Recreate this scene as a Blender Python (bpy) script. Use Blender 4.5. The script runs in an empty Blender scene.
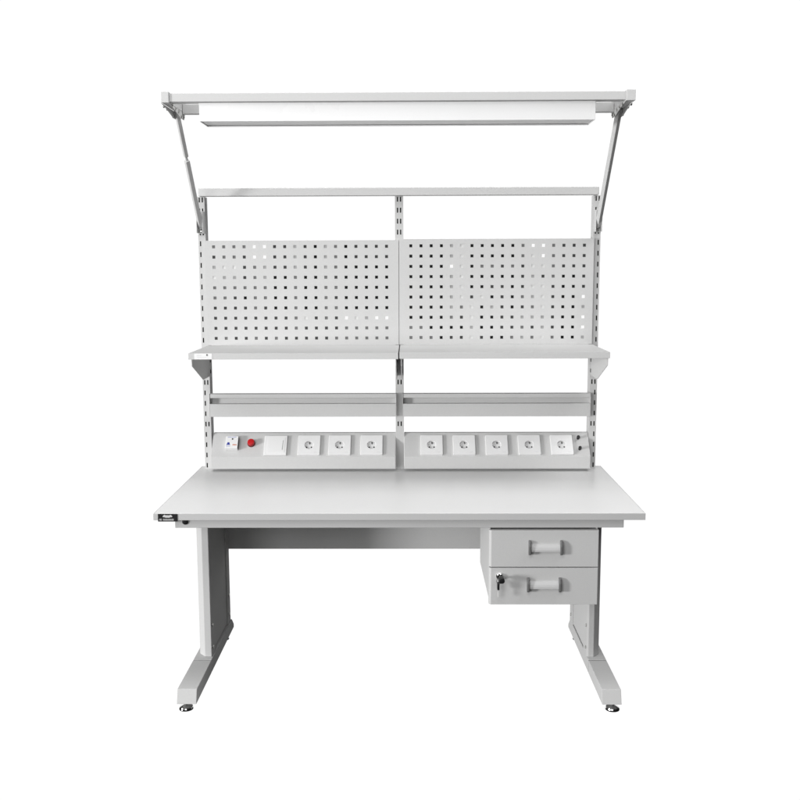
import bpy, bmesh, math, random
from mathutils import Vector, Matrix

random.seed(7)
scene = bpy.context.scene
COL = scene.collection
R = math.radians

# ------------------------------------------------------------------ materials
def mat(name, col, rough=0.5, metal=0.0, spec=0.5, grain=0.0, grain_scale=900.0, tone=0.0, coat=0.0):
    m = bpy.data.materials.new(name)
    m.use_nodes = True
    nt = m.node_tree
    b = nt.nodes['Principled BSDF']
    c = (col, col, col) if not isinstance(col, tuple) else col
    b.inputs['Base Color'].default_value = (*c, 1)
    b.inputs['Roughness'].default_value = rough
    b.inputs['Metallic'].default_value = metal
    b.inputs['Specular IOR Level'].default_value = spec
    b.inputs['Coat Weight'].default_value = coat
    tc = nt.nodes.new('ShaderNodeTexCoord')
    if grain > 0:
        n = nt.nodes.new('ShaderNodeTexNoise')
        n.inputs['Scale'].default_value = grain_scale
        n.inputs['Detail'].default_value = 3
        bp = nt.nodes.new('ShaderNodeBump')
        bp.inputs['Strength'].default_value = grain
        bp.inputs['Distance'].default_value = 0.0006
        nt.links.new(tc.outputs['Object'], n.inputs['Vector'])
        nt.links.new(n.outputs['Fac'], bp.inputs['Height'])
        nt.links.new(bp.outputs['Normal'], b.inputs['Normal'])
    if tone > 0:
        # faint uneven tone and a little handling wear in the coat
        n1 = nt.nodes.new('ShaderNodeTexNoise'); n1.inputs['Scale'].default_value = 3.1; n1.inputs['Detail'].default_value = 5
        n2 = nt.nodes.new('ShaderNodeTexNoise'); n2.inputs['Scale'].default_value = 160.0; n2.inputs['Detail'].default_value = 2
        mx = nt.nodes.new('ShaderNodeMath'); mx.operation = 'ADD'
        mr = nt.nodes.new('ShaderNodeMapRange')
        mr.inputs['From Min'].default_value = 0.6; mr.inputs['From Max'].default_value = 1.4
        mr.inputs['To Min'].default_value = 1 - tone; mr.inputs['To Max'].default_value = 1 + tone
        sc = nt.nodes.new('ShaderNodeVectorMath'); sc.operation = 'SCALE'
        sc.inputs[0].default_value = c
        nt.links.new(tc.outputs['Object'], n1.inputs['Vector'])
        nt.links.new(tc.outputs['Object'], n2.inputs['Vector'])
        nt.links.new(n1.outputs['Fac'], mx.inputs[0]); nt.links.new(n2.outputs['Fac'], mx.inputs[1])
        nt.links.new(mx.outputs[0], mr.inputs['Value'])
        nt.links.new(mr.outputs[0], sc.inputs['Scale'])
        nt.links.new(sc.outputs[0], b.inputs['Base Color'])
        rr = nt.nodes.new('ShaderNodeMapRange')
        rr.inputs['From Min'].default_value = 0.35; rr.inputs['From Max'].default_value = 0.65
        rr.inputs['To Min'].default_value = max(rough - 0.06, 0.05); rr.inputs['To Max'].default_value = rough + 0.06
        nt.links.new(n1.outputs['Fac'], rr.inputs['Value'])
        nt.links.new(rr.outputs[0], b.inputs['Roughness'])
    return m

M = {
    'paint': mat('grey_powder_coat', (0.595, 0.595, 0.592), 0.65, spec=0.12, tone=0.03),
    'frame': mat('frame_powder_coat', (0.60, 0.60, 0.597), 0.75, spec=0.0, tone=0.03),
    'top': mat('grey_laminate', (0.79, 0.79, 0.787), 0.36, spec=0.3, grain=0.05, grain_scale=700, tone=0.025),
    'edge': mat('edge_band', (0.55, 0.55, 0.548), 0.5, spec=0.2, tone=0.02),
    'white': mat('white_plastic', (0.86, 0.86, 0.86), 0.35, spec=0.4, tone=0.012),
    'well': mat('white_plastic_well', (0.76, 0.76, 0.76), 0.4, spec=0.4),
    'lampw': mat('white_enamel', (0.87, 0.87, 0.87), 0.30, spec=0.4, tone=0.012),
    'opal': mat('opal_diffuser', (0.90, 0.90, 0.90), 0.5, spec=0.3),
    'black': mat('black_plastic', (0.013, 0.013, 0.014), 0.4, spec=0.4),
    'hole': mat('dark_hole', (0.006, 0.006, 0.006), 0.8, spec=0.1),
    'cap': mat('grey_plastic_cap', (0.15, 0.15, 0.15), 0.4, spec=0.4),
    'alu': mat('brushed_aluminium', (0.63, 0.63, 0.63), 0.45, metal=0.1),
    'glint': mat('blade_glint_metal', (0.88, 0.88, 0.87), 0.3, metal=0.2),  # near-white and barely metallic: the blade's glint set into its colour
    'chrome': mat('chrome', (0.8, 0.8, 0.8), 0.12, metal=1.0),
    'zinc': mat('zinc_bolt', (0.62, 0.62, 0.6), 0.28, metal=1.0),
    'red': mat('red_plastic', (0.55, 0.006, 0.01), 0.3, spec=0.5),
    'darkred': mat('dark_red_collar', (0.12, 0.004, 0.006), 0.4),
    'blue': mat('blue_ink', (0.03, 0.05, 0.33), 0.5),
    'palebl': mat('pale_blue_ink', (0.30, 0.34, 0.58), 0.5),
    'orange': mat('orange_ink', (0.62, 0.20, 0.10), 0.5),
    'greyink': mat('grey_ink', (0.42, 0.42, 0.42), 0.5),
    'faint': mat('faint_ink', (0.62, 0.62, 0.62), 0.5),
    'sticker': mat('white_sticker', (0.86, 0.86, 0.86), 0.35, spec=0.4),
    'K': mat('hole_view_black', (0.010, 0.010, 0.010), 0.8, spec=0.1),
    'D': mat('hole_view_charcoal', (0.060, 0.060, 0.060), 0.8, spec=0.1),
    'Mi': mat('hole_view_mid_grey', (0.17, 0.17, 0.17), 0.8, spec=0.1),
    'L': mat('hole_view_light_grey', (0.36, 0.36, 0.36), 0.8, spec=0.1),
    'P': mat('hole_view_panel_grey', (0.70, 0.70, 0.695), 0.7, spec=0.2),
}

# ------------------------------------------------------------------ mesh helpers
class MB:
    """collects shapes in one bmesh; every shape keeps its own material slot"""
    def __init__(self):
        self.bm = bmesh.new(); self.slots = []
    def slot(self, m):
        if m not in self.slots: self.slots.append(m)
        return self.slots.index(m)
    def merge(self, b, m, mtx=None, smooth=False):
        if mtx is not None: b.transform(mtx)
        si = self.slot(m)
        for f in b.faces:
            f.material_index = si; f.smooth = smooth
        me = bpy.data.meshes.new('tmp'); b.to_mesh(me); b.free()
        n0 = len(self.bm.faces)
        self.bm.from_mesh(me); bpy.data.meshes.remove(me)
        self.bm.faces.ensure_lookup_table()
        for f in self.bm.faces[n0:]:
            f.material_index = si; f.smooth = smooth
    def box(self, x0, x1, y0, y1, z0, z1, m, bev=0.0012, seg=2, mtx=None, smooth=False):
        b = bmesh.new()
        bmesh.ops.create_cube(b, size=1)
        b.transform(Matrix.Translation(((x0+x1)/2, (y0+y1)/2, (z0+z1)/2)) @ Matrix.Diagonal((x1-x0, y1-y0, z1-z0, 1)))
        if bev: bmesh.ops.bevel(b, geom=b.edges[:], offset=bev, segments=seg, affect='EDGES', profile=0.5)
        self.merge(b, m, mtx, smooth=smooth)
        return self
    def prism(self, pts, axis, a0, a1, m, bev=0.0012, seg=2, mtx=None, smooth=False):
        """polygon pts in the plane across `axis`, swept from a0 to a1"""
        b = bmesh.new()
        def P(p, a):
            return {'x': (a, p[0], p[1]), 'y': (p[0], a, p[1]), 'z': (p[0], p[1], a)}[axis]
        lo = [b.verts.new(P(p, a0)) for p in pts]; hi = [b.verts.new(P(p, a1)) for p in pts]
        b.faces.new(lo); b.faces.new(hi[::-1])
        n = len(pts)
        for i in range(n): b.faces.new((lo[i], hi[i], hi[(i+1) % n], lo[(i+1) % n]))
        bmesh.ops.recalc_face_normals(b, faces=b.faces[:])
        if bev: bmesh.ops.bevel(b, geom=b.edges[:], offset=bev, segments=seg, affect='EDGES', profile=0.5)
        self.merge(b, m, mtx, smooth=smooth)
        return self
    def lathe(self, prof, m, mtx=None, n=28):
        """prof: (radius, height) pairs spun about local z"""
        b = bmesh.new(); rings = []
        for r, h in prof:
            if r < 1e-6: rings.append([b.verts.new((0, 0, h))])
            else: rings.append([b.verts.new((r*math.cos(2*math.pi*k/n), r*math.sin(2*math.pi*k/n), h)) for k in range(n)])
        for A, B in zip(rings, rings[1:]):
            for k in range(n):
                a, c = A[k % len(A)], A[(k+1) % len(A)]; d, e = B[k % len(B)], B[(k+1) % len(B)]
                vs = [a, c, e, d]; vs = [v for i, v in enumerate(vs) if v not in vs[:i]]
                if len(vs) > 2: b.faces.new(vs)
        bmesh.ops.recalc_face_normals(b, faces=b.faces[:])
        self.merge(b, m, mtx, smooth=True)
        return self
    def sheet(self, xb, zb, hole, y, depth, m, wall=None):
        """perforated sheet facing -y: grid of cells, hole(i,j) -> True leaves the cell open with walls"""
        b = bmesh.new(); w = bmesh.new(); cache = {}
        def V(i, j):
            if (i, j) not in cache: cache[(i, j)] = b.verts.new((xb[i], y, zb[j]))
            return cache[(i, j)]
        for i in range(len(xb)-1):
            for j in range(len(zb)-1):
                if not hole(i, j):
                    b.faces.new((V(i, j), V(i+1, j), V(i+1, j+1), V(i, j+1)))
                else:
                    x0, x1, z0, z1 = xb[i], xb[i+1], zb[j], zb[j+1]
                    for (p, q) in (((x0, z0), (x1, z0)), ((x1, z0), (x1, z1)), ((x1, z1), (x0, z1)), ((x0, z1), (x0, z0))):
                        w.faces.new([w.verts.new(t) for t in ((p[0], y, p[1]), (p[0], y+depth, p[1]), (q[0], y+depth, q[1]), (q[0], y, q[1]))])
        self.merge(b, m); self.merge(w, wall or m)
        return self
    def plate_with_well(self, w, h, t, r, d, m, mwell):
        """square plate in local xy (front +z), with a round well sunk in its front"""
        b = bmesh.new(); n = 40; c = 0.003; q = 0.0012
        def rr(hw, hh, rad, z, k=5):
            out = []
            for (sx, sy, a0) in ((1, 1, 0), (-1, 1, 90), (-1, -1, 180), (1, -1, 270)):
                for i in range(k+1):
                    a = R(a0 + 90*i/k)
                    out.append(b.verts.new((sx*(hw-rad)+rad*math.cos(a), sy*(hh-rad)+rad*math.sin(a), z)))
            return out
        base = rr(w/2, h/2, c, 0); side = rr(w/2, h/2, c, t-q)
        mid = rr(w/2-q*0.35, h/2-q*0.35, c, t-q*0.35); front = rr(w/2-q, h/2-q, c*0.7, t)
        for A, B in ((base, side), (side, mid), (mid, front)):
            for i in range(len(A)): b.faces.new((A[i], A[(i+1) % len(A)], B[(i+1) % len(A)], B[i]))
        ring = [b.verts.new((r*math.cos(2*math.pi*k/n), r*math.sin(2*math.pi*k/n), t)) for k in range(n)]
        ed = []
        for L in (front, ring):
            for i in range(len(L)):
                e = b.edges.get((L[i], L[(i+1) % len(L)])) or b.edges.new((L[i], L[(i+1) % len(L)]))
                ed.append(e)
        bmesh.ops.triangle_fill(b, use_beauty=True, edges=ed)
        bad = [f for f in b.faces if (f.calc_center_median().xy.length < r*0.8)]
        if bad: bmesh.ops.delete(b, geom=bad, context='FACES_ONLY')
        bmesh.ops.recalc_face_normals(b, faces=b.faces[:])
        for f in b.faces: f.smooth = False
        self.merge(b, m, smooth=False)
        self.lathe([(r, t), (r-0.0008, t-0.001), (r-0.0012, t-d), (0, t-d)], mwell, n=n)
        return self
    def build(self, name, parent=None, label=None, sharp=32, mtx=None, m=None):
        me = bpy.data.meshes.new(name)
        self.bm.to_mesh(me); self.bm.free()
        for mm in self.slots: me.materials.append(M[mm])
        flags = [p.use_smooth for p in me.polygons]
        me.set_sharp_from_angle(angle=R(sharp))
        me.polygons.foreach_set('use_smooth', flags)
        me.update()
        o = bpy.data.objects.new(name, me); COL.objects.link(o)
        if parent is not None: o.parent = parent
        if mtx is not None: o.matrix_local = mtx
        if label: o['label'] = label
        return o

def thing(name, label, cat, loc=(0, 0, 0)):
    o = bpy.data.objects.new(name, None); COL.objects.link(o)
    o.location = loc; o.empty_display_size = 0.1
    o['label'] = label; o['category'] = cat
    return o

def dup(o, parent, mtx=None):
    c = o.copy(); COL.objects.link(c); c.parent = parent
    if mtx is not None: c.matrix_local = mtx
    return c

# ------------------------------------------------------------------ the bench
W, D, H = 1.80, 0.863, 0.746
bench = thing('workbench', 'tall light grey steel workbench with pegboards, shelves, socket panels and hanging drawers', 'workbench')

# table top: laminate board with edge band
tb = MB()
tb.box(-W/2+.0022, W/2-.0022, 0.0022, D, H-0.025, H, 'top', bev=0.0006, seg=1)
tabletop = tb.build('tabletop', bench)
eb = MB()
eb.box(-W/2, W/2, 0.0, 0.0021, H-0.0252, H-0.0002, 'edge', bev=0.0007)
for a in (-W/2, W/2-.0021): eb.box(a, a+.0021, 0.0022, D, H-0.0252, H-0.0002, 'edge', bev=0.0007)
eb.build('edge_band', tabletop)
# maker's plate on the front edge, lower left
pl = MB()
pl.box(-0.8825, -0.8105, -0.0022, -0.0004, 0.7165, 0.7452, 'black', bev=0.0006)
pl.prism([(-0.8635, 0.7335), (-0.8585, 0.7335), (-0.8535, 0.7318), (-0.8405, 0.7318), (-0.8355, 0.7335), (-0.8305, 0.7335), (-0.8290, 0.7365),
          (-0.8330, 0.7410), (-0.8375, 0.7425), (-0.8395, 0.7402), (-0.8545, 0.7402), (-0.8565, 0.7425), (-0.8605, 0.7410), (-0.8650, 0.7365)],
         'y', -0.0030, -0.0021, 'faint', bev=0)
x = -0.8775
for wd in (0.0035, 0.004, 0.003, 0.0, 0.005, 0.0035, 0.0045, 0.003, 0.004, 0.0035, 0.005, 0.003, 0.0045, 0.0035):
    if wd: pl.box(x, x+wd-0.0009, -0.0028, -0.0021, 0.7205, 0.7275, 'greyink', bev=0)
    x += wd if wd else 0.004
name_plate = pl.build('name_plate', tabletop, 'small black plate with pale lettering')

# front rail and stud under the top
MB().box(-0.826, 0.826, 0.020, 0.050, 0.6868, 0.7205, 'edge', bev=0.0015).build('front_rail', bench)
MB().lathe([(0, 0.004), (0.009, 0.004), (0.0115, 0.0025), (0.0115, -0.001)], 'black',
           Matrix.Translation((-0.7875, 0.0195, 0.7115)) @ Matrix.Rotation(R(90), 4, 'X')).build('earth_stud', bench, 'round black earthing stud')

# legs -------------------------------------------------------------
def leg(s, xi, fi, fo):
    """s: +1 right, -1 left; xi: inner face of the posts; fi, fo: inner and outer side of the foot"""
    X = lambda o: s*(xi + o)
    mb = MB()
    front = [(0, .290), (.006, .283)] if s > 0 else [(0, .284), (.0012, .283)]
    front += [(.027, .283), (.0535, .314), (.0535, .365), (0, .365)]
    mb.prism([(X(a), b) for a, b in front], 'z', 0.081, 0.7205, 'frame', bev=0.0018)
    rear = [(0, .640), (.0535, .640), (.0535, .708), (.047, .715), (.006, .715), (0, .708)]
    mb.prism([(X(a), b) for a, b in rear], 'z', 0.081, 0.7205, 'frame', bev=0.0018)
    a, b = sorted((X(.007), X(.045)))
    mb.box(a, b, .3655, .6395, 0.082, 0.7202, 'frame', bev=0.001)
    # inner cover with a folded lip
    a, b = sorted((X(.0035), X(.0068)))
    mb.box(a, b, .372, .634, 0.090, 0.700, 'frame', bev=0.001)
    L = mb.build('leg', bench)
    f = MB()
    x0, x1 = sorted((s*fi, s*fo))
    f.prism([(-.038, .028), (-.036, .034), (-.019, .080), (.2510, .080), (.2510, .028)], 'x', x0, x1, 'frame', bev=0.0016)
    f.prism([(.2580, .028), (.2580, .0802), (.714, .0802), (.756, .044), (.756, .028)], 'x', x0, x1, 'frame', bev=0.0016)
    f.box(x0+.0006, x1-.0006, .2511, .2579, .030, .0785, 'cap', bev=0)  # dark fill standing in for the shade inside the seam
    F = f.build('foot', L)
    for y in (0.000, 0.700):
        xc = s*((fi+fo)/2 + (0.010 if y < .1 else 0.002))
        p = MB()
        p.lathe([(0, -.004), (.024, -.004), (.0262, -.001), (.0245, .004), (.013, .0095), (.0075, .012), (.0075, .0285)], 'chrome',
                Matrix.Translation((xc, y, 0)))
        p.lathe([(.0265, -.0065), (.0265, -.0015)], 'black', Matrix.Translation((xc, y, 0)))
        p.lathe([(0, -.0065), (.0265, -.0065)], 'black', Matrix.Translation((xc, y, 0)))
        p.build('levelling_pad', L)
    proto = None
    rot = Matrix.Rotation(R(90 if s < 0 else -90), 4, 'Y')
    for (y, z) in ((.303, .208), (.303, .116), (.672, .206), (.672, .119), (.303, .62), (.672, .62)):
        mt = Matrix.Translation((X(-0.0002), y, z)) @ rot
        if proto is None:
            proto = MB().lathe([(.0068, 0), (.0068, .0022), (.0045, .0046), (.0026, .005), (.0022, .003), (0, .003)], 'zinc', n=16).build('bolt', L, mtx=mt)
        else: dup(proto, L, mt)
    return L
leg(-1, 0.7600, 0.7555, 0.8290)
leg(+1, 0.7500, 0.7520, 0.8240)
MB().box(-0.7660, 0.7550, 0.7050, 0.7075, 0.4060, 0.7200, 'frame', bev=0.0008).build('back_apron', bench)
# cross arms that carry the board
for s_, xi in ((-1, .762), (1, .751)):
    a, b = sorted((s_*xi, s_*(xi+.045)))
    MB().box(a, b, .0515, .2815, .690, .7206, 'frame').build('top_support', bench)

# uprights with twin rows of slots ---------------------------------
def upright(x0, x1, z1, inner):
    y0, y1, z0 = 0.800, 0.858, H+0.0005
    c = (x0+x1)/2; sw = 0.0056
    xb = [x0, c-.0066-sw/2, c-.0066+sw/2, c+.0066-sw/2, c+.0066+sw/2, x1]
    ks = [k for k in range(25, -1, -1) if 1.9255-.0465*k > z0+.008]
    zs = [1.9255-.0465*k for k in ks]
    both = {k for k in ks if k < 4 or k in (17, 21)}
    def open_slot(i, j):
        if i not in (1, 3) or j % 2 == 0: return False
        k = ks[(j-1)//2]
        return k in both or (inner != 0 and i != inner)
    zb = [z0]
    for z in zs: zb += [max(z-.0105, z0+.002), z+.0105]
    zb.append(z1)
    mb = MB()
    mb.sheet(xb, zb, open_slot, y0, 0.0018, 'frame')
    b = bmesh.new()
    P = [(x0, y0), (x0, y1), (x1, y1), (x1, y0)]
    for p, q in zip(P, P[1:]):
        b.faces.new([b.verts.new(v) for v in ((*p, z0), (*q, z0), (*q, z1), (*p, z1))])
    for z in (z0, z1):
        b.faces.new([b.verts.new((*p, z)) for p in P])
    mb.merge(b, 'frame')
    # dark strip behind the slots, standing in for the shade inside
    mb.box(x0+.003, x1-.003, y0+.012, y0+.0135, z0+.004, z1-.004, 'hole', bev=0)
    return mb.build('upright', bench)
upright(-.8725, -.8410, 1.9385, 3)
upright(-.0215, .0140, 1.9385, 0)
upright(.8320, .8640, 1.9385, 1)

# top beam across the uprights
MB().box(-.8605, .8475, .770, .812, 1.9390, 1.9725, 'paint', bev=0.002, seg=2).build('top_beam', bench)

# perforated panels --------------------------------------------------
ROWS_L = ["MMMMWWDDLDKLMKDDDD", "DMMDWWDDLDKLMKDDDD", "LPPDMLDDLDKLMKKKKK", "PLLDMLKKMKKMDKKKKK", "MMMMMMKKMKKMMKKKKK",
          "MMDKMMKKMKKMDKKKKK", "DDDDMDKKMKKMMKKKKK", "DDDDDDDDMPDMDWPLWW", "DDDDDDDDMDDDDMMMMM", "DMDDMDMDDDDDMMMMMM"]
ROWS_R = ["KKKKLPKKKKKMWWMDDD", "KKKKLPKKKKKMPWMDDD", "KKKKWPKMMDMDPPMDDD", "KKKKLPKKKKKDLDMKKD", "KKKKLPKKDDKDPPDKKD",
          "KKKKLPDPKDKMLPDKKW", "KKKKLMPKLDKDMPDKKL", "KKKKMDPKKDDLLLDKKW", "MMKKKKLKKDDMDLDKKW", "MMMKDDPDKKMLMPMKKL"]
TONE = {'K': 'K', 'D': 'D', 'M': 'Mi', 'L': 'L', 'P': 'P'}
def perforated(x0, x1, z0, z1, hx, hz, rows):
    p, h = 0.0439, 0.0128
    cx = [hx + p*k for k in range(18)]; cz = [hz - p*k for k in range(10)]
    xb = [x0]; zb = [z0]
    for c in cx: xb += [c-h/2, c+h/2]
    for c in reversed(cz): zb += [c-h/2, c+h/2]
    xb.append(x1); zb.append(z1)
    y = .7860
    mb = MB()
    mb.sheet(xb, zb, lambda i, j: i % 2 == 1 and j % 2 == 1, y, .0015, 'paint')
    # folded returns round the sheet
    d = .0135
    mb.box(x0-.0012, x0, y, y+d, z0, z1, 'paint', bev=0); mb.box(x1, x1+.0012, y, y+d, z0, z1, 'paint', bev=0)
    mb.box(x0-.0012, x1+.0012, y, y+d, z1, z1+.0012, 'paint', bev=0); mb.box(x0-.0012, x1+.0012, y, y+d, z0-.0012, z0, 'paint', bev=0)
    pn = mb.build('perforated_panel', bench)
    # added sheet: cell tones stand in for the room behind; white ones left open
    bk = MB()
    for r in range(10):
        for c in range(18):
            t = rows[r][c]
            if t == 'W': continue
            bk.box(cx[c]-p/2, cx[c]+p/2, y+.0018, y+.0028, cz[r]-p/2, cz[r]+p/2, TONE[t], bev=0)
    bk.build('hole_view', pn)
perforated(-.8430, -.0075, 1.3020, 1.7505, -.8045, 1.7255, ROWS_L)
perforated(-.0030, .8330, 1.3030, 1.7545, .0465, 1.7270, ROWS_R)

# shelves --------------------------------------------------------------
def shelf(x0, x1, dz):
    mb = MB()
    mb.box(x0, x1, .4000, .7975, 1.2965+dz, 1.2990+dz, 'paint', bev=0.0008)
    mb.box(x0, x1, .4000, .4025, 1.2740+dz, 1.2972+dz, 'paint', bev=0.0008)
    mb.box(x0, x1, .7950, .7975, 1.2740+dz, 1.2972+dz, 'paint', bev=0.0008)
    mb.box(x0, x0+.002, .4022, .7948, 1.2740+dz, 1.2970+dz, 'paint', bev=0.0005)
    mb.box(x1-.002, x1, .4022, .7948, 1.2740+dz, 1.2970+dz, 'paint', bev=0.0005)
    mb.box(x0+.004, x1-.004, .4022, .418, 1.2740+dz, 1.2758+dz, 'paint', bev=0.0005)
    return mb.build('shelf', bench)
sl = shelf(-.8425, -.0050, 0)
shelf(.0000, .8370, .0012)
st = MB()
st.box(-.818, -.747, .3988, .3998, 1.2752, 1.2985, 'sticker', bev=0)
st.box(-.808, -.789, .3984, .3989, 1.2895, 1.2912, 'faint', bev=0)
st.box(-.808, -.770, .3984, .3989, 1.2830, 1.2842, 'faint', bev=0)
st.lathe([(0, .001), (.0036, .001), (.0036, 0)], 'cap', Matrix.Translation((-.767, .3988, 1.2925)) @ Matrix.Rotation(R(90), 4, 'X'), n=16)
st.build('sticker', sl, 'white sticker with faint print on the front lip')
BR = [(.430, 1.2730), (.433, 1.2440), (.640, 1.1650), (.7990, 1.1650), (.7990, 1.2730)]
for x in (-.8375, -.0160, .0055, .8330):
    mb = MB()
    mb.prism(BR, 'x', x, x+.003, 'frame', bev=0.0006)
    mb.box(x-.006 if x > 0.1 else x+.0032, x if x > 0.1 else x+.009, .432, .798, 1.2705, 1.2735, 'frame', bev=0.0005)
    for z in (1.185, 1.232, 1.262):
        mb.box(x-.001, x+.004, .784, .7992, z-.008, z+.008, 'hole', bev=0)
    mb.build('shelf_bracket', bench)

# louvre rails -----------------------------------------------------------
def rail(x0, x1):
    mb = MB()
    prof = [(.7670, .9860), (.7670, 1.0430), (.7930, 1.0430), (.7930, 1.0690), (.7690, 1.0690), (.7690, 1.0870), (.7990, 1.0870), (.7990, .9860)]
    mb.prism(prof, 'x', x0, x1, 'paint', bev=0.0010)
    for a in (x0-.0016, x1+.0001):
        mb.box(a, a+.0015, .7665, .7995, .9855, 1.0875, 'paint', bev=.0004)
    return mb.build('hanging_rail', bench)
rail(-.8375, -.0200); rail(.0110, .8300)

# socket panels -------------------------------------------------------------
PY, PZ = .735, .8130
U = Vector((0, .65213, .75810)); N = Vector((0, -.75810, .65213))
def on_panel(x, s, n=0.0):
    o = Vector((x, PY, PZ)) + U*s + N*n
    m = Matrix.Identity(4)
    m.col[0][:3] = (1, 0, 0); m.col[1][:3] = U; m.col[2][:3] = N; m.col[3][:3] = o
    return m
def power_panel(x0, x1, label):
    prof = [(PY, .7590), (PY, .8130), (.8150, .9065), (.8350, .9065), (.8350, .7590)]
    return MB().prism(prof, 'x', x0, x1, 'paint', bev=0.0012).build('power_panel', bench, label)
pL = power_panel(-.8330, -.0225, 'left power panel with breaker, red button, switch and three sockets')
pR = power_panel(.0155, .8305, 'right power panel with five sockets and two black terminals')
sock = None
def socket(par, x, w):
    global sock
    mt = on_panel(x, .056, 0.0)
    if sock is None:
        mb = MB()
        mb.plate_with_well(.0975, .0975, .0092, .0205, .0075, 'white', 'well')
        zc = .0092-.0075
        for sx in (-.0105, .0105):
            mb.lathe([(0, zc+.0003), (.0034, zc+.0003), (.0034, zc)], 'hole', Matrix.Translation((sx, -.0085, 0)), n=18)
        mb.lathe([(0, zc+.0065), (.0026, zc+.0062), (.0034, zc+.005), (.0034, zc)], 'cap', Matrix.Translation((.0015, .0095, 0)), n=18)
        mb.box(-.0015, .0045, .0125, .0165, zc, zc+.0025, 'hole', bev=0)
        mb.box(-.020, -.0165, -.003, .003, zc, zc+.006, 'white', bev=.0005); mb.box(.0165, .020, -.003, .003, zc, zc+.006, 'white', bev=.0005)
        mb.box(.024, .038, -.0385, -.0375, .0092, .0094, 'faint', bev=0)
        sock = mb.build('socket', par, mtx=mt)
        return sock
    return dup(sock, par, mt)
for x in (-0.4037, -0.2686, -0.1279): socket(pL, x, .09)
for x in (0.1368, 0.2800, 0.4231, 0.5663, 0.7090): socket(pR, x, .1)
# switch
mb = MB()
mb.box(-.0500, .0500, -.0490, .0490, 0, .0095, 'white', bev=.002, seg=3)
mb.prism([(-.036, .0094), (.041, .0094), (.041, .0108), (-.036, .0102)], 'y', -.038, .038, 'white', bev=.0004)
mb.prism([(.0290, -.024), (.0325, -.024), (.0340, .024), (.0315, .024)], 'z', .0100, .0112, 'greyink', bev=0)
mb.build('switch', pL, mtx=on_panel(-0.5514, .0545))
# residual current breaker
mb = MB()
mb.box(-.0275, .0275, -.0310, .0310, 0, .0200, 'white', bev=.0015)
mb.box(.0277, .0283, -.0300, .0295, .0005, .0192, 'black', bev=0)  # black sheet puts the shade of the right side into the colour
z = .0200
xx = -.020
for k in range(9):
    w_ = random.choice((.0028, .0038, .0032))
    mb.box(xx, xx+w_, .0235, .0268, z, z+.0003, 'palebl', bev=0); xx += w_+.0011
mb.lathe([(0, .002), (.0034, .002), (.0034, 0)], 'black', Matrix.Translation((.0022, .0155, z)), n=16)
mb.prism([(-.0240, -.0140), (-.0060, -.0140), (-.0085, -.0085), (-.0105, -.0010), (-.0185, -.0010), (-.0200, -.0085)], 'z', z, z+.0003, 'blue', bev=0)
mb.box(-.0235, -.0055, -.0215, -.0190, z, z+.0003, 'palebl', bev=0)
xx = .0045
for w_ in (.0038, .0030, .0042, .0034):
    mb.box(xx, xx+w_, -.0165, -.0105, z, z+.0003, 'orange', bev=0); xx += w_+.0010
mb.build('circuit_breaker', pL, 'white breaker with a blue emblem and orange print', mtx=on_panel(-0.7440, .0640))
mb = MB()
mb.lathe([(.0175, 0), (.0175, .006), (.0165, .0075), (.0150, .0078)], 'darkred')
mb.lathe([(.0150, .0076), (.0150, .0190), (.0138, .0208), (.0080, .0218), (0, .0221)], 'red')
mb.build('push_button', pL, 'round red push button', mtx=on_panel(-0.6603, .0670))
tm = MB()
tm.lathe([(.0060, 0), (.0060, .002), (.0036, .0025), (.0036, .007), (.0066, .0075), (.0072, .0170), (.0060, .0190), (.0026, .0193), (.0022, .017), (0, .017)], 'black', n=20)
tm = tm.build('terminal_post', pR, mtx=on_panel(0.7841, .0915))
dup(tm, pR, on_panel(0.7866, .0370))

# lamp support: arms, side bars, gussets, rails ---------------------------------
def arm(x, joint):
    A = Vector((x, .7800, 1.8050)); B = Vector((x, .3950, 2.2360))
    d = (B-A); L = d.length
    zq = d.normalized(); xq = Vector((1, 0, 0)); yq = zq.cross(xq)
    t = R(38)
    xq, yq = xq*math.cos(t)+yq*math.sin(t), yq*math.cos(t)-xq*math.sin(t)
    m = Matrix.Identity(4)
    m.col[0][:3] = xq; m.col[1][:3] = yq; m.col[2][:3] = zq; m.col[3][:3] = A
    mb = MB()
    if joint:
        mb.box(-.0090, .0090, -.0090, .0090, 0, L*.605, 'frame', bev=.002, mtx=m)
        mb.box(-.0045, .0045, -.0045, .0045, L*.600, L*.650, 'alu', bev=.001, mtx=m)
        mb.box(-.0080, .0080, -.0080, .0080, L*.637, L, 'frame', bev=.002, mtx=m)
    else:
        mb.box(-.0095, .0095, -.0095, .0095, 0, L, 'frame', bev=.002, mtx=m)
    return mb.build('support_arm', bench)
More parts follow.
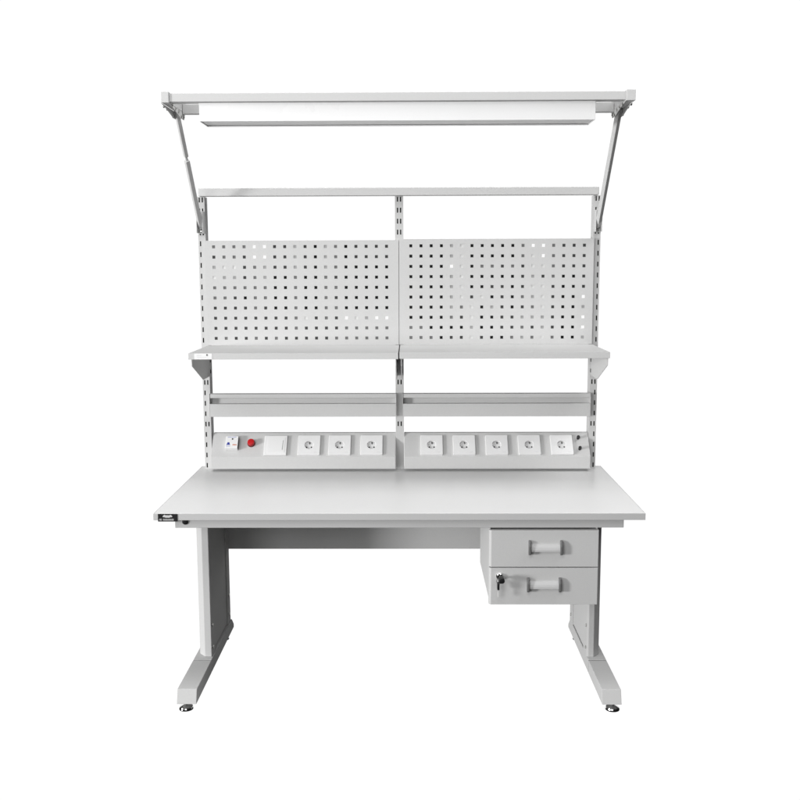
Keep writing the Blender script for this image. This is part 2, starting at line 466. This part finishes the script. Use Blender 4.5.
for x, j, s in ((-.8555, True, -1), (.8470, False, 1)):
    a = arm(x, j)
    c = MB()
    c.box(x-.013, x+.013, .7835, .7995, 1.782, 1.835, 'frame', bev=.001)
    for sx in (-1, 1): c.box(x+sx*.0128-.0012, x+sx*.0128+.0012, .752, .799, 1.784, 1.875, 'frame', bev=.0004)
    c.lathe([(.006, 0), (.006, .004), (.003, .006), (0, .006)], 'zinc', Matrix.Translation((x-s*.0005, .7840, 1.792)) @ Matrix.Rotation(R(90), 4, 'X'), n=14)
    c.build('arm_clamp', a)
    g = MB()
    G = [(.212, 2.2375), (.300, 2.2265), (.395, 2.2100), (.455, 2.2100), (.478, 2.2375)]
    for off in (-.0150, .0125): g.prism(G, 'x', x+off, x+off+.0025, 'frame', bev=.0005)
    for (y, z) in ((.262, 2.2335), (.312, 2.2310), (.360, 2.2290), (.405, 2.2170), (.445, 2.2200)):
        for sd in (-1, 1):
            g.lathe([(.0065, 0), (.0065, .003), (.003, .005), (0, .005)], 'zinc', Matrix.Translation((x+sd*.0151, y, z)) @ Matrix.Rotation(R(90*sd), 4, 'Y'), n=14)
    g.build('gusset', a)
sb = MB()
for x0, x1 in ((-.8680, -.8400), (.8330, .8665)):
    sb.box(x0, x1, .205, .500, 2.2380, 2.2770, 'frame', bev=.0015)
sb.box(-.8395, .8325, .2120, .2620, 2.2415, 2.2720, 'paint', bev=.0015)
sb.build('lamp_frame', bench)
MB().box(-.8385, .8315, .4200, .4500, 2.2290, 2.2660, 'paint', bev=.0015).build('cross_tube', bench)

# drawer cabinet --------------------------------------------------------
cb = MB()
cb.box(.3365, .7330, .0320, .5300, .4000, .6740, 'paint', bev=.0015)
cb.box(.3365, .3385, .0340, .5300, .6742, .6905, 'paint', bev=.0004)
cb.box(.7310, .7330, .0340, .5300, .6742, .6905, 'paint', bev=.0004)
cb.build('drawer_cabinet', bench)
HB = [(.0116, .0180), (.0080, .0180), (.0035, .0060), (.0020, -.0020), (.0020, -.0095), (.0116, -.0095)]
def drawer(z0, z1, hx0, hx1, hz):
    mb = MB()
    mb.prism([(.3325, .0315), (.3325, .0200), (.3345, .0165), (.3400, .0120), (.7330, .0120), (.7350, .0140), (.7350, .0315)], 'z', z0, z1, 'paint', bev=.0008)
    d = mb.build('drawer', bench)
    h = MB()
    for a, b in ((hx0, hx0+.0095), (hx1-.0095, hx1)):
        h.prism([(.0117, -.0270), (-.0020, -.0270), (-.0055, -.0235), (-.0055, .0060), (.0010, .0225), (.0117, .0270)], 'x', a, b, 'cap', bev=.0020, seg=3, smooth=True,
                mtx=Matrix.Translation((0, 0, hz)))
    h.prism(HB, 'x', hx0+.0097, hx1-.0097, 'alu', bev=0, mtx=Matrix.Translation((0, 0, hz-.006)))
    h.build('handle', d)
    return d
drawer(.5405, .6790, .4760, .6015, .6160)
dl = drawer(.3965, .5365, .4720, .5985, .4745)
lk = MB()
lk.lathe([(.0130, 0), (.0130, .0035), (.0118, .0050), (.0105, .0052), (.0105, .0100), (.0095, .0110), (0, .0110)], 'chrome',
         Matrix.Translation((.3710, .0120, .5050)) @ Matrix.Rotation(R(90), 4, 'X'))
lk.build('lock', dl, 'small chrome lock')

# ------------------------------------------------------------------ things that rest in or hang from the bench
k = thing('drawer_key', 'black-headed key standing in the chrome lock of the lower drawer', 'key', (.3710, .0010, .5050))
MB().box(-.0012, .0012, -.0140, .0000, -.0040, .0040, 'chrome', bev=.0003).build('blade', k)
MB().prism([(-.0100, -.0090), (-.0060, -.0120), (.0060, -.0120), (.0110, -.0080), (.0115, .0030), (.0060, .0100), (-.0050, .0100), (-.0105, .0040)], 'y', -.0420, -.0142, 'black',
           bev=.0030, seg=3, smooth=True, mtx=Matrix.Translation((.0035, 0, 0))).build('head', k)
k2 = thing('spare_key', 'thin spare key hanging under the lock of the lower drawer', 'key', (.3640, -.0230, .4780))
MB().prism([(-.0040, -.0120), (.0040, -.0120), (.0040, .0100), (.0020, .0140), (-.0020, .0140), (-.0040, .0100)], 'y', -.0100, .0100, 'black', bev=.0012).build('head', k2)
MB().box(-.0026, .0026, -.0030, .0030, -.0400, -.0122, 'glint', bev=.0005).build('blade', k2)
b = MB(); rg = []
for i in range(24):
    a = 2*math.pi*i/24
    b.lathe([(.0008, 0), (.0008, .0030)], 'chrome', Matrix.Translation((.003+.0100*math.cos(a), -.004, .0210+.0100*math.sin(a))) @ Matrix.Rotation(-a, 4, 'Y'), n=6)
b.build('key_ring', k2)

lamp = thing('strip_lamp', 'long white strip lamp hanging below the top rail of the workbench', 'lamp', (-.003, .302, 2.2412))
X0, X1, Y0, Y1, Z0, Z1 = -.7310, .7290, -.0740, .0760, -.0680, -.0008
mb = MB()
mb.box(X0, X1, Y0, Y0+.002, Z0, Z1, 'lampw', bev=.0008)
mb.box(X0, X1, Y1-.002, Y1, Z0, Z1, 'lampw', bev=.0008)
mb.box(X0, X0+.002, Y0+.0021, Y1-.0021, Z0, Z1, 'lampw', bev=.0005)
mb.box(X1-.002, X1, Y0+.0021, Y1-.0021, Z0, Z1, 'lampw', bev=.0005)
mb.box(X0+.0021, X1-.0021, Y0+.0021, Y1-.0021, Z1-.002, Z1-.0002, 'lampw', bev=.0005)
mb.box(X0+.0021, X1-.0021, Y1-.016, Y1-.0021, Z0+.0002, Z0+.002, 'lampw', bev=.0005)
mb.build('housing', lamp)
mb = MB()
mb.box(X0+.004, X1-.004, Y0+.003, Y1-.003, Z0+.004, Z0+.007, 'opal', bev=.0006)
mb.build('diffuser', lamp)
for sx in (-1, 1):
    mb = MB()
    mb.box(sx*.66-.03, sx*.66+.03, Y1-.02, .1160, -.0004, .0003, 'zinc', bev=.0003)
    mb.box(sx*.66-.03, sx*.66+.03, .1145, .1160, -.0118, -.0005, 'zinc', bev=.0003)
    mb.build('hanger', lamp)

# ------------------------------------------------------------------ world: white patch added behind as blank ground, dim room elsewhere
w = bpy.data.worlds.new('World'); scene.world = w; w.use_nodes = True
nt = w.node_tree; nt.nodes.clear()
out = nt.nodes.new('ShaderNodeOutputWorld'); bg = nt.nodes.new('ShaderNodeBackground')
tc = nt.nodes.new('ShaderNodeTexCoord'); sp = nt.nodes.new('ShaderNodeSeparateXYZ')
nt.links.new(tc.outputs['Generated'], sp.inputs[0])
def mth(op, a, b=None):
    n = nt.nodes.new('ShaderNodeMath'); n.operation = op
    for i, v in enumerate((a, b)):
        if v is None: continue
        if isinstance(v, (int, float)): n.inputs[i].default_value = v
        else: nt.links.new(v, n.inputs[i])
    return n.outputs[0]
def ramp(v, a, b):
    n = nt.nodes.new('ShaderNodeMapRange'); n.interpolation_type = 'SMOOTHSTEP'
    nt.links.new(v, n.inputs['Value'])
    n.inputs['From Min'].default_value = a; n.inputs['From Max'].default_value = b
    return n.outputs['Result']
az = mth('ARCTAN2', sp.outputs['X'], sp.outputs['Y'])
hz = mth('SQRT', mth('ADD', mth('MULTIPLY', sp.outputs['X'], sp.outputs['X']), mth('MULTIPLY', sp.outputs['Y'], sp.outputs['Y'])))
el = mth('ARCTAN2', sp.outputs['Z'], hz)
patch = mth('MULTIPLY', ramp(az, R(50), R(34)), ramp(az, R(-54), R(-38)))
patch = mth('MULTIPLY', patch, mth('MULTIPLY', ramp(el, R(30), R(20)), ramp(el, R(-46), R(-36))))
up = ramp(el, R(-15), R(60))
base = mth('ADD', 0.004, mth('MULTIPLY', up, 0.06))
# added fill from low on the left, standing in for floor bounce
low = mth('MULTIPLY', ramp(el, R(0), R(-35)), ramp(sp.outputs['X'], 0.15, -0.5))
base = mth('ADD', base, mth('MULTIPLY', low, 0.18))
val = mth('ADD', mth('MULTIPLY', patch, 1.03), mth('MULTIPLY', base, mth('SUBTRACT', 1.0, patch)))
nt.links.new(val, bg.inputs['Strength'])
bg.inputs['Color'].default_value = (1, 1, 1, 1)
nt.links.new(bg.outputs[0], out.inputs[0])

# ------------------------------------------------------------------ window light, then unseen fill lamps added to balance the shading
def area(name, loc, target, sx, sy, power):
    l = bpy.data.lights.new(name, 'AREA'); l.shape = 'RECTANGLE'; l.size = sx; l.size_y = sy; l.energy = power
    o = bpy.data.objects.new(name, l); COL.objects.link(o)
    o.location = loc
    o.rotation_euler = (Vector(target)-Vector(loc)).to_track_quat('-Z', 'Y').to_euler()
    return o
area('window_light', (-9.5, -4.8, 1.35), (0, .5, 1.1), 1.6, 1.8, 880)
area('side_fill', (-2.9, -5.6, 2.6), (0, .4, 1.1), 2.2, 2.0, 104)
area('front_fill', (-.2, -6.4, 2.2), (0, .4, 1.1), 2.2, 2.0, 26)
area('high_fill', (-.8, -3.6, 4.6), (0, .4, .9), 2.4, 2.0, 68)
area('overhead_fill', (-.2, .0, 5.4), (.1, .4, .8), 2.6, 2.0, 84)
area('left_high_fill', (-3.4, -1.2, 4.4), (.1, .4, .8), 2.2, 2.0, 34)
area('right_high_fill', (2.6, -.6, 4.6), (.1, .4, .8), 2.0, 2.0, 72)

# ------------------------------------------------------------------ camera
cam = bpy.data.cameras.new('camera'); co = bpy.data.objects.new('camera', cam); COL.objects.link(co)
pitch, yaw, roll, f = .135920, -.010349, -.003347, 988.584
fw = Vector((math.sin(yaw)*math.cos(pitch), math.cos(yaw)*math.cos(pitch), -math.sin(pitch)))
rt = Vector((math.cos(yaw), -math.sin(yaw), 0)); upv = rt.cross(fw)
r2 = math.cos(roll)*rt + math.sin(roll)*upv; u2 = -math.sin(roll)*rt + math.cos(roll)*upv
m = Matrix.Identity(4)
m.col[0][:3] = r2; m.col[1][:3] = u2; m.col[2][:3] = -fw; m.col[3][:3] = (.042352, -3.522169, 1.646258)
co.matrix_world = m
cam.sensor_width = 36; cam.lens = f/800*36; cam.clip_start = .05; cam.clip_end = 100
scene.camera = co

scene.view_settings.view_transform = 'Standard'
scene.view_settings.look = 'None'
scene.view_settings.exposure = 0; scene.view_settings.gamma = 1
scene.render.engine = 'CYCLES'
scene.cycles.max_bounces = 8
scene.cycles.use_denoising = True
